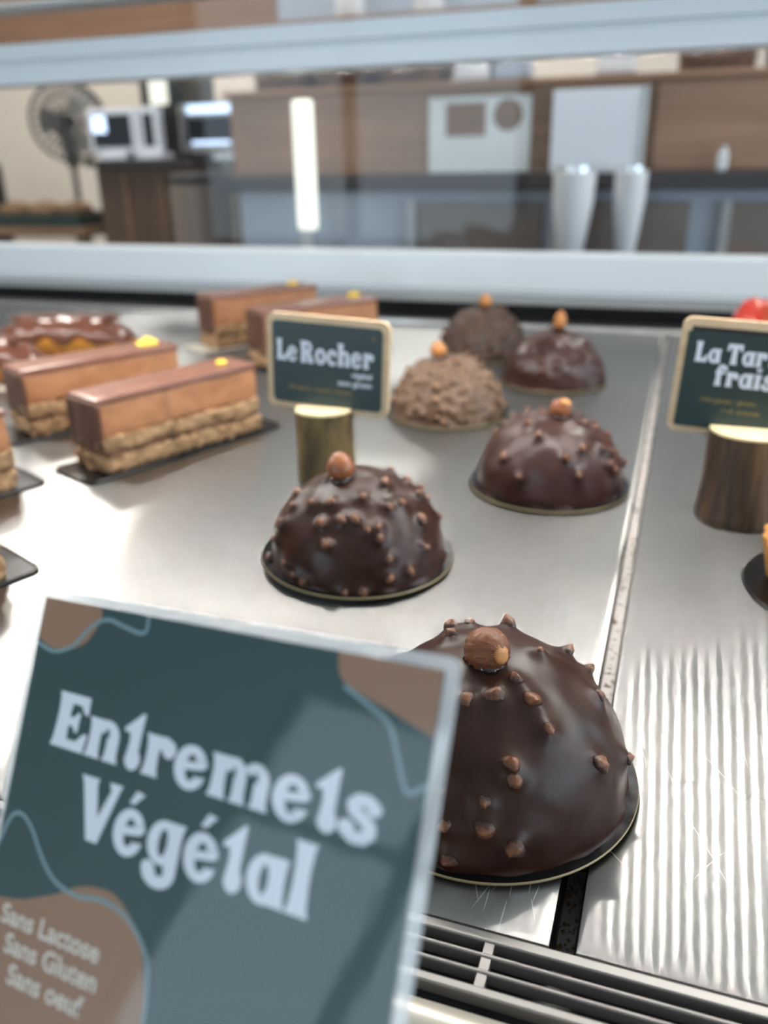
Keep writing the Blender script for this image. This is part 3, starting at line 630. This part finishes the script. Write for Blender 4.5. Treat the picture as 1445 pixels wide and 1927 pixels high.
def smalltext(body, x, y, size, z, mat, name, parent, align='LEFT', sx=1.0):
    c = bpy.data.curves.new('lettering', 'FONT'); c.body = body; c.size = size; c.align_x = align; c.offset = size * .022
    o = bpy.data.objects.new('lettering', c); COL.objects.link(o); dg = bpy.context.evaluated_depsgraph_get(); me = bpy.data.meshes.new_from_object(o.evaluated_get(dg)); bpy.data.objects.remove(o)
    me.materials.clear(); me.materials.append(mat); r = bpy.data.objects.new(name, me); COL.objects.link(r); r.parent = parent; r.location = (x, y, z); r.scale = (sx, 1, 1); return r
def spline(pts, n=10, closed=False):
    out = []; N = len(pts)
    for i in range(N - 1):
        p0, p1, p2, p3 = pts[max(i - 1, 0)], pts[i], pts[i + 1], pts[min(i + 2, N - 1)]
        for k in range(n):
            t = k / n; out.append(tuple(.5 * (2 * p1[d] + (p2[d] - p0[d]) * t + (2 * p0[d] - 5 * p1[d] + 4 * p2[d] - p3[d]) * t * t + (3 * p1[d] - p0[d] - 3 * p2[d] + p3[d]) * t ** 3) for d in (0, 1)))
    out.append(pts[-1]); return out
def band(pts, wd):
    out = []; L = []
    for i, p in enumerate(pts):
        a = pts[max(i - 1, 0)]; b = pts[min(i + 1, len(pts) - 1)]; d = math.hypot(b[0] - a[0], b[1] - a[1]) or 1
        L.append(((p[0] - (b[1] - a[1]) / d * wd / 2, p[1] + (b[0] - a[0]) / d * wd / 2), (p[0] + (b[1] - a[1]) / d * wd / 2, p[1] - (b[0] - a[0]) / d * wd / 2)))
    return [[L[i][0], L[i][1], L[i + 1][1], L[i + 1][0]] for i in range(len(L) - 1)]

# ------------------------------------------------------------------ big laminated card in front
U = Vector((.9854, -.1419, .0937)).normalized(); V = Vector((-.0012, -.5566, -.8308)); V = (V - U * V.dot(U)).normalized(); N = (U.cross(-V)).normalized()
card = thing('menu_card', 'large laminated dark green card reading Entremets Végétal, blurred in front', 'card')
card.matrix_world = Matrix(((U.x, -V.x, N.x, -.1056), (U.y, -V.y, N.y, .1088), (U.z, -V.z, N.z, .0937), (0, 0, 0, 1)))
mm_ = lambda pts: [(u / 1000, -v / 1000) for u, v in pts]
CH = 128.0; lft = lambda v: .068 * v
def curvedcorner(): return [(lft(0) + 1.6, 0), (82.3, 0), (83.4, .5), (83.9, 1.7), (83.9, CH), (lft(CH), CH), (lft(1.6), 1.6), (lft(.5) + .5, .5)]
m = MB(); m.prism(mm_(curvedcorner())[::-1], -.0002, .00018, FILM); m.build('laminate', card)
m = MB(); m.prism(mm_([(1.9, 1.6), (81.7, 2.0), (81.7, CH - 2.5), (lft(CH) + 2.2, CH - 2.5), (4.1, 42)])[::-1], .0002, .0003, GREEN); sheet = m.build('printed_sheet', card)
m = MB(); z = .00034
flat(m, [mm_([(1.9, 1.6), (15.9, 1.7)] + spline([(15.9, 1.7), (16.4, 3.7), (14.2, 8.0), (10.1, 10.0), (5.4, 10.0), (2.6, 8.9)]))], z, INK_TAN)
flat(m, [mm_([(81.6, 2.05), (64.4, 1.95)] + spline([(64.4, 1.95), (65.7, 5.7), (70.1, 7.6), (74.7, 9.0), (77.9, 10.1), (81.6, 11.2)]))], z, INK_TAN)
flat(m, [mm_(spline([(7.1, 52.6), (10.9, 52.0), (14.4, 51.0), (20.0, 48.7), (24.2, 46.5), (28.7, 45.5), (32.8, 45.9), (38.5, 49.9), (40.6, 54.6), (42.3, 61.4), (42.0, 75), (36, 86), (24, 92), (9, 94)]) + [(7.5, 75)])], z, INK_TAN)
m.build('tan_blobs', sheet)
m = MB(); z = .00038
for L in ([(2.6, 9.8), (7.0, 10.7), (11.2, 9.2), (14.6, 5.4), (17.9, 3.6), (22.4, 4.3), (26.0, 4.8), (27.2, 4.0), (26.9, 1.9)], [(66.4, 6.7), (71.3, 8.9), (74.7, 10.9), (76.6, 14.6), (78.6, 18.9), (80.0, 18.9), (81.6, 17.6)],
          [(4.4, 44.2), (5.9, 39.7), (8.3, 38.7), (11.5, 40.5), (15.6, 44.7), (19.5, 47.1), (24.6, 47.8), (30.3, 47.0), (35.8, 48.3), (40.1, 51.7), (41.8, 55.8), (42.6, 64), (42, 74)]):
    flat(m, band(mm_(spline(L)), .0007), z, INK_LINE)
m.build('wavy_lines', sheet)
m = MB(); z = .00042
flat(m, word('Entremets', .0108, .0760, -.0262, .0092, -.020), z, INK)
flat(m, word('Végétal', .0200, .0672, -.0392, .0098, -.004), z, INK)
m.build('lettering', sheet)
for i, (s, x, y, sz) in enumerate([('Sans Lactose', .0088, -.0560, .0042), ('Sans Gluten', .0110, -.0602, .0042), ('Sans oeuf', .0132, -.0645, .0042)]):
    smalltext(s, x, y, sz, .00042, INK_CREAM, 'lettering', sheet, sx=1.05)
m = MB(); nx_, ny_ = 2, 2
m.add([(*p, .00055) for p in mm_([(lft(1) + 1, .6), (83.2, .6), (83.2, CH - 1), (lft(CH) + .8, CH - 1)])[::-1]], [(0, 1, 2, 3)], FILM_TOP); m.build('gloss_film', card)

# ------------------------------------------------------------------ sign cards on log stands
def log_stand(label, loc, R, H, bark, seed, flare, knots):
    t = thing('log_stand', label, 'log stand', (loc[0], loc[1], 0), group='log sign stands')
    def fn(a, z):
        k = 1 + .035 * nz((math.cos(a) * 1.3, math.sin(a) * 1.3, z * 18), 1, seed) + .014 * nz((math.cos(a) * 9, math.sin(a) * 9, z * 30), 1, seed)
        for ka, kz, kr in knots:
            d = ((a - ka + PI) % (2 * PI) - PI) ** 2 * R * R + (z - kz) ** 2
            k += kr * math.exp(-d / .00001)
        return k
    prof = [(R * (.97 + flare), 0), (R * (1 + flare), .0015)] + [(R * (1 + flare * max(0, 1 - z / .5)), H * z) for z in [.1, .2, .3, .4, .5, .6, .7, .8, .9]] + [(R, H - .0012)]
    m = MB().lathe(prof, bark, 90, fn=fn, capt=True); bk = m.build('bark', t, True, angle=60)
    pr2 = [(R * .985, H - .0013), (R * .985, H - .0003), (R * .96, H)]
    m = MB().lathe(pr2, CUTWOOD, 90, fn=fn); tp = m.build('cut_top', t, True, angle=40)
    cut = MB().box(-.05, .05, .0000, .0042, H - .0085, H + .01, BLACK).build('slot_cutter')
    for o in (bk, tp):
        md = o.modifiers.new('slot', 'BOOLEAN'); md.operation = 'DIFFERENCE'; md.object = cut; md.solver = 'EXACT'
    cut.parent = t
    bpy.context.view_layer.update(); dg = bpy.context.evaluated_depsgraph_get()
    for o in (bk, tp):
        me = bpy.data.meshes.new_from_object(o.evaluated_get(dg)); o.modifiers.clear(); o.data = me
    bpy.data.objects.remove(cut); return t
def sign(label, loc, W_, H_, roll, drop=.0055):
    t = thing('name_sign', label, 'sign', loc, group='dessert name signs', rot=(PI / 2, roll, 0))
    # local x right, local y up, local z towards the viewer
    MB().prism(rrect(-W_ / 2, W_ / 2, 0, H_, .0045), -.0016, .0016, WOODFRAME).build('wooden_plaque', t)
    return t
log_stand('small greenish bark log holding the dessert name sign, behind the second dome', (-.1775, .4085), .0158, .0405, BARK, 3, .02, [(-.2, .012, .06), (-.1, .033, .05)])
log_stand('wide dark brown bark log holding the tart name sign, at the right edge', (.0385, .4130), .0185, .0455, BARK_DARK, 7, .10, [(-.6, .036, .05)])
s1 = sign('green sign reading Le Rocher in a pale wooden plaque, on the left log', (-.1762, .4108, .0378), .0700, .0515, .046)
m = MB().prism(rrect(-.0315, .0315, .0032, .0478, .0028), .0016, .0021, GREEN_SIGN); fc = m.build('green_card', s1)
m = MB(); flat(m, word('Le', -.0292, -.0165, .0265, .0115), .00225, INK); flat(m, word('Rocher', -.0152, .0270, .0262, .0118), .00225, INK); m.build('lettering', fc)
smalltext('végétal', .0262, .0208, .0042, .0022, INK, 'lettering', fc, 'RIGHT'); smalltext('sans gluten', .0262, .0160, .0042, .0022, INK, 'lettering', fc, 'RIGHT', 1.05)
smalltext('Allergènes : amande, noisette', -.0225, .0112, .0032, .0022, INK_GOLD, 'lettering', fc, sx=.98)
m = MB(); flat(m, [ell(.0268, .0425, .0008, .0009, 0, 345, 12)], .0022, INK_GOLD); m.build('gold_speck', fc)
s2 = sign('green sign reading La Tarte in a pale wooden plaque, cut off at the right edge', (.0365, .4155, .0398), .0720, .0545, .046)
m = MB().prism(rrect(-.0330, .0330, .0030, .0485, .0010), .0016, .0021, GREEN_SIGN); fc = m.build('green_card', s2)
m = MB(); m.prism(rrect(-.0318, .0325, .0485, .0506, .0008), .0016, .0019, BLACK); m.build('dark_backing_card', s2)
m = MB(); flat(m, word('La Tarte', -.0288, .0120, .0345, .0095), .00225, INK); flat(m, word('fraise', -.0185, .0140, .0240, .0100), .00225, INK); m.build('lettering', fc)
smalltext('Allergènes : gluten,', -.0230, .0160, .0033, .0022, INK_GOLD, 'lettering', fc); smalltext('œuf, amande', -.0130, .0115, .0033, .0022, INK_GOLD, 'lettering', fc)

# ------------------------------------------------------------------ shop behind the case
def simple(name, label, cat, parts, loc=(0, 0, 0), group=None):
    t = thing(name, label, cat, loc, group=group)
    for pn, boxes, mat, bev in parts:
        m = MB()
        for b in boxes: m.box(*b, mat, bev)
        m.build(pn, t)
    return t
# oak service counter
oc = simple('oak_counter', 'long oak service counter behind the display case, with dark top', 'counter', [
    ('blue_grey_base', [(-1.19, .62, 2.22, 2.75, FZ, .085)], BLUEGREY, .004),
    ('worktop', [(-1.24, .65, 2.17, 2.78, .085, .122)], WORKTOP, .003)])
m = MB()
for i, x in enumerate((-.68, -.335, .06)): m.box(x + .012, x + .335, 2.205, 2.22, -.45, .058, TAUPE, .002)
m.build('base_panel', oc)
m = MB()
for x in (-.685, -.315, .078): m.box(x - .008, x + .012, 2.195, 2.22, -.45, .06, GREY_ALU)
m.build('divider', oc)
cb = simple('oak_cabinet', 'wide oak cabinet standing on the dark counter top, baskets on it', 'cabinet', [
    ('carcass', [(-1.21, .62, 2.24, 2.66, .123, .318)], OAK, .003), ('shelf_top', [(-1.22, .63, 2.22, 2.68, .318, .332)], OAK, .003), ('post', [(-.386, -.337, 2.228, 2.24, .123, .318)], OAK_DARK, 0)])
MB().box(-.10, .62, 2.231, 2.24, .125, .315, OAK, .002).build('cabinet_door', cb)
simple('added_white_panel', 'white glossy panel made up for a pale area right of the post', 'board', [('panel', [(-.332, -.128, 2.19, 2.203, .123, .302)], WHITEGLOSS, .002), ('edge_strip', [(-.128, -.116, 2.186, 2.204, .123, .304)], CHROME, 0)])  # panel made up to fill the pale area beside the post
pb = simple('reflection_sheet', 'pale sheet put in for a glass reflection, with brown square and disc', 'reflection_sheet', [('sheet', [(-.645, -.389, 2.229, 2.2385, .126, .298)], PALE_REFLECTION, 0)])  # pale sheet added for a reflection; brown shapes are wood showing through
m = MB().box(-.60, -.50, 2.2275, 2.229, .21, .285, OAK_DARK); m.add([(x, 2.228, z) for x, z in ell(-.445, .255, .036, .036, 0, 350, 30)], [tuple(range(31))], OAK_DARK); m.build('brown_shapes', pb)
simple('reflection_column', 'tall narrow glowing column put in for a white reflection, before the oak cabinet', 'reflected_light', [('tube', [(-.955, -.906, 2.08, 2.11, -.005, .298)], LAMP_AND_REFLECTION, .008), ('bracket', [(-.96, -.94, 2.11, 2.17, .088, .118)], WORKTOP, 0), ('foot', [(-.945, -.915, 2.085, 2.105, FZ, -.005)], CHROME, 0)])  # glowing column, bracket and foot added for a reflection in the rear glass
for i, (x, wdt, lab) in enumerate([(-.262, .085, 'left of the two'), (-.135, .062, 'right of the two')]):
    t = thing('added_white_taper', 'made-up tapering white shape before the made-up white panel, ' + lab, 'tapered_shape', (x, 2.12, 0), group='made-up white tapered shapes')  # made-up tapered bodies in place of white leg-like shapes
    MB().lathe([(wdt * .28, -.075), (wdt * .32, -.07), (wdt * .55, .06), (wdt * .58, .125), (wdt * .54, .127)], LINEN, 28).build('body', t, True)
    MB().lathe([(wdt * .50, .1275), (wdt * .50, .137), (wdt * .46, .139)], CHROME, 28).build('lid', t, True)  # top ring of the made-up tapered shape
simple('tapered_shape_shelf', 'steel shelf in front of the counter carrying the made-up white tapered shapes', 'shelf', [('board', [(-.40, -.05, 2.06, 2.18, -.085, -.0755)], CHROME, .001), ('support', [(-.24, -.20, 2.10, 2.14, FZ, -.085)], GREY_ALU, 0)])
simple('pale_bottle', 'small pale bottle standing on the right of the counter', 'bottle', [('body', [(.045, .068, 2.18, 2.2, .1225, .165)], LINEN, .006), ('cap', [(.051, .062, 2.184, 2.196, .165, .176)], CHROME, .002)])
# wicker baskets along the top
for i, (x, wd, h_, lab) in enumerate([(-1.075, .15, .085, 'first from the left'), (-.90, .14, .09, 'second from the left'), (-.715, .16, .10, 'third from the left'), (.02, .17, .12, 'by the right edge'), (.215, .17, .12, 'farthest right')]):
    t = thing('wicker_basket', 'dark wicker basket on the oak cabinet, ' + lab, 'basket', (x, 2.36, .332), group='wicker baskets on the cabinet')
    m = MB(); hw = wd / 2
    for k in range(9):
        z = h_ * (k + .5) / 9; e = hw * (.9 + .1 * k / 9); m.tube([(px, py, z + .002 * math.sin(j * 2.1 + k * PI)) for j, (px, py) in enumerate(rrect(-e, e, -.10, .10, .03, 5))], h_ / 17, WICKER, 6, closed=True)
    m.build('weave', t, True)
    m = MB(); e = hw; m.tube([(px, py, h_) for px, py in rrect(-e, e, -.104, .104, .03, 5)], .008, WICKER, 8, closed=True); m.build('rim', t, True)
    MB().box(-hw + .01, hw - .01, -.09, .09, .001, .006, WICKER).build('bottom', t)
for i, (x, lab) in enumerate([(-.555, 'left'), (-.455, 'middle'), (-.205, 'right')]):
    simple('storage_box', 'pale storage box on top of the oak cabinet, ' + lab + ' one of three', 'box', [('body', [(-.045, .045, -.04, .04, .006, .11)], BLUEGREY if i == 1 else LINEN, .006), ('lid', [(-.047, .047, -.042, .042, .11, .12)], LINEN, .003), ('base', [(-.046, .046, -.041, .041, .001, .006)], WORKTOP, 0)], (x, 2.33, .332), group='pale boxes on the cabinet')
# upper shelf seen above the rail
us = simple('wall_shelf', 'brown oak wall shelf unit high above the cabinet', 'shelf', [('back', [(-3.2, .62, 2.9, 2.92, .55, 1.05)], OAK_DARK, 0), ('board', [(-3.2, .62, 2.62, 2.9, .52, .545)], OAK_DARK, .002), ('post', [(-.55, -.50, 2.62, 2.66, .332 + .0, .52)], OAK_DARK, 0)])
MB().box(-1.35, -.56, 2.885, 2.9, .56, 1.02, BLUEGREY).box(-.50, .60, 2.885, 2.9, .56, 1.02, BLUEGREY).build('grey_panel', us)
for i, (x, lab) in enumerate([(-1.05, 'leftmost'), (-.8, 'middle'), (-.25, 'rightmost')]):
    t = thing('storage_jar', 'pale jar on the high brown shelf, ' + lab + ' of three', 'jar', (x, 2.76, .545), group='jars on the high shelf')
    MB().lathe([(.04, 0), (.045, .005), (.045, .12), (.03, .135)], LINEN, 24).build('body', t, True)
    MB().lathe([(.032, .135), (.032, .15), (.028, .152)], CHROME, 24).build('lid', t, True)
# walnut counter with monitors
wc = simple('walnut_counter', 'brown walnut till counter below the monitors', 'counter', [('cabinet', [(-1.95, -1.56, 2.62, 3.1, FZ, .150)], WALNUT, .004), ('top', [(-1.97, -1.54, 2.59, 3.12, .150, .172)], WORKTOP, .003)])
m = MB()
for x in (-1.84, -1.70): m.box(x, x + .012, 2.612, 2.62, -.6, .13, OAK_DARK)
m.build('door_batten', wc)
def monitor(label, x0, x1, y, z0, z1, lit, group='white framed monitors'):
    t = thing('monitor', label, 'monitor', ((x0 + x1) / 2, y, z0), group=group); hw = (x1 - x0) / 2; h_ = z1 - z0
    MB().box(-hw, hw, 0, .035, .02, h_, WHITEGLOSS, .006).build('frame', t)
    MB().box(-hw + .02, hw - .02, -.003, .0005, .04, h_ - .02, SCREEN).build('screen', t)
    if lit: MB().box(-hw + .022, -hw + .075, -.005, -.003, .085, h_ - .024, SCREEN_LIT, .001).build('lit_area', t)
    MB().box(-.05, .05, -.02, .06, 0, .02, WHITEGLOSS, .003).build('foot', t)
monitor('white framed monitor with a bright patch, on the till counter beside the fan', -1.965, -1.775, 2.63, .172, .332, True)
monitor('narrow white framed monitor beside the one with a bright patch', -1.772, -1.695, 2.64, .172, .332, False)
cm = simple('coffee_machine', 'dark grey coffee machine with a bright lit front, behind the monitors', 'machine', [('body', [(-1.86, -1.70, 2.80, 3.05, .172, .455)], DARKGREY, .01), ('lit_front', [(-1.815, -1.745, 2.79, 2.80, .345, .43)], LAMP_AND_REFLECTION, .004), ('spout_arm', [(-1.93, -1.62, 2.84, 2.87, .425, .44)], DARKGREY, .003)])
ov = simple('steel_oven', 'polished steel oven with glowing window strip, left of the oak cabinet', 'oven', [('casing', [(-1.69, -1.42, 2.76, 3.1, .185, .345)], CHROME, .006), ('door_glass', [(-1.655, -1.455, 2.752, 2.76, .225, .30)], SCREEN, .002), ('light_strip', [(-1.65, -1.45, 2.75, 2.76, .312, .338)], SCREEN_LIT, .002), ('lower_light_strip', [(-1.64, -1.50, 2.75, 2.76, .216, .226)], SCREEN_LIT, .002), ('handle', [(-1.655, -1.455, 2.735, 2.75, .2, .212)], CHROME, .003)])
simple('oven_table', 'pale table under the steel oven', 'table', [('top', [(-1.535, -1.30, 2.70, 3.15, .165, .1845)], PALE_ALU, .003), ('leg', [(-1.52, -1.49, 2.72, 2.75, FZ, .165)], GREY_ALU, 0), ('leg', [(-1.35, -1.32, 2.72, 2.75, FZ, .165)], GREY_ALU, 0)])
t = thing('drum_bin', 'grey brown cylindrical bin beside the walnut counter', 'bin', (-1.46, 2.48, FZ))
MB().lathe([(.085, 0), (.09, .02), (.098, 1.03), (.094, 1.05)], M('taupe_drum', (.21, .165, .135), .45), 40).build('body', t, True)
MB().lathe([(.097, 1.05), (.099, 1.07), (.09, 1.08), (.03, 1.084)], WORKTOP, 40).build('lid', t, True)
# pedestal fan
fx, fy, fz = -2.84, 3.6, .36
fan = thing('pedestal_fan', 'grey pedestal fan standing against the beige wall', 'fan', (fx, fy, FZ))
MB().tube([(0, .05, .03), (0, .05, 1.12)], .014, DARKGREY, 12).build('pole', fan, True)
MB().lathe([(.2, 0), (.2, .02), (.05, .035), (.02, .05)], DARKGREY, 36, ctr=(0, .05)).build('base', fan, True)
hd = MB(); hd.tube([(-.10, .16, 1.27), (-.04, .10, 1.27), (.02, .02, 1.28)], [.035, .06, .05], DARKGREY, 16); hd.tube([(0, .05, 1.10), (-.02, .08, 1.25)], [.03, .05], DARKGREY, 12); hd.build('motor_housing', fan, True)
gm = MB(); Rg = .165; gc = Vector((.10, -.06, 1.29)); ax = Vector((.75, -.66, .05)).normalized(); ua = ax.cross(Vector((0, 0, 1))).normalized(); ub = ua.cross(ax)
for off, rs in ((-.04, (.06, .12, Rg)), (.0, (Rg + .004,)), (.04, (.05, .09, .13))):
    for r in rs: gm.tube([gc + ax * off + (ua * math.cos(a * PI / 20) + ub * math.sin(a * PI / 20)) * r for a in range(40)], .004 if r < Rg else .008, MESHGREY, 6, closed=True)
for k in range(28):
    a = 2 * PI * k / 28; d = ua * math.cos(a) + ub * math.sin(a); gm.tube([gc + ax * .045 + d * .04, gc + ax * .04 + d * .145, gc + d * Rg, gc - ax * .04 + d * .145, gc - ax * .045 + d * .05], .0028, MESHGREY, 5)
gm.build('guard', fan, True)
for k in range(3):
    bmm = MB(); a = 2 * PI * k / 3; d = ua * math.cos(a) + ub * math.sin(a); e = d.cross(ax)
    P = [gc + d * .03 - e * .02 - ax * .01, gc + d * .03 + e * .02 + ax * .01, gc + d * .125 + e * .06 + ax * .015, gc + d * .14 - e * .0 + ax * 0, gc + d * .125 - e * .05 - ax * .015]
    bmm.add([p + ax * .002 for p in P] + [p - ax * .002 for p in P], [(0, 1, 2, 3, 4), (9, 8, 7, 6, 5)] + [(i, (i + 1) % 5, 5 + (i + 1) % 5, 5 + i) for i in range(5)], GREY_ALU); bmm.build('blade', fan)
# office chair
ch = thing('office_chair', 'black office chair by the wall at far left', 'chair', (-3.35, 3.5, FZ))
MB().box(-.20, .16, -.04, .04, .70, 1.13, BLACK, .03, 3, Matrix.Rotation(.5, 4, 'Z')).build('backrest', ch, True)
MB().box(-.22, .2, -.25, .2, .44, .52, BLACK, .03, 3).build('seat', ch, True)
MB().tube([(0, 0, .06), (0, 0, .45)], .025, DARKGREY, 12).build('post', ch, True)
m = MB()
for k in range(5): m.tube([(0, 0, .08), (.28 * math.cos(k * 1.257), .28 * math.sin(k * 1.257), .03)], .02, DARKGREY, 8)
m.build('star_base', ch, True)
BREAD = M('brown_bread_crust', (.26, .155, .08), .7, 0, col2=(.18, .10, .05), nscale=20)
# low table with dark green tray and bread
simple('side_table', 'low brown table at far left below the fan', 'table', [('top', [(-2.72, -1.99, 2.56, 2.95, -.075, -.045)], OAK_DARK, .004), ('leg', [(-2.68, -2.64, 2.6, 2.64, FZ, -.075)], OAK_DARK, 0), ('leg', [(-2.06, -2.02, 2.6, 2.64, FZ, -.075)], OAK_DARK, 0)])
simple('dark_crate', 'shallow dark green crate on the low brown table', 'crate', [('wall', [(-2.66, -2.02, 2.58, 2.60, -.044, -.005), (-2.66, -2.02, 2.88, 2.90, -.044, -.005), (-2.66, -2.64, 2.6, 2.88, -.044, -.005), (-2.04, -2.02, 2.6, 2.88, -.044, -.005)], M('dark_green_plastic', (.012, .035, .028), .4), .002), ('bottom', [(-2.65, -2.03, 2.59, 2.89, -.044, -.038)], BLACK, 0)])
random.seed(3)
for i, (x, lab) in enumerate([(-2.42, 'leftmost of three'), (-2.28, 'middle of three'), (-2.15, 'rightmost of three')]):
    b = bmesh.new(); bmesh.ops.create_icosphere(b, subdivisions=3, radius=1)
    for v in b.verts: d = v.co.copy(); v.co = Vector((d.x * .055, d.y * .075, d.z * .036)) * (1 + .12 * nz(d, 2, i))
    mm = MB(); mm.bm(b, BREAD); tag(mm.build('bread_roll', None, True, (x, 2.74, .002)), 'brown bread roll in the dark crate, ' + lab, 'bread', 'bread rolls in the crate')
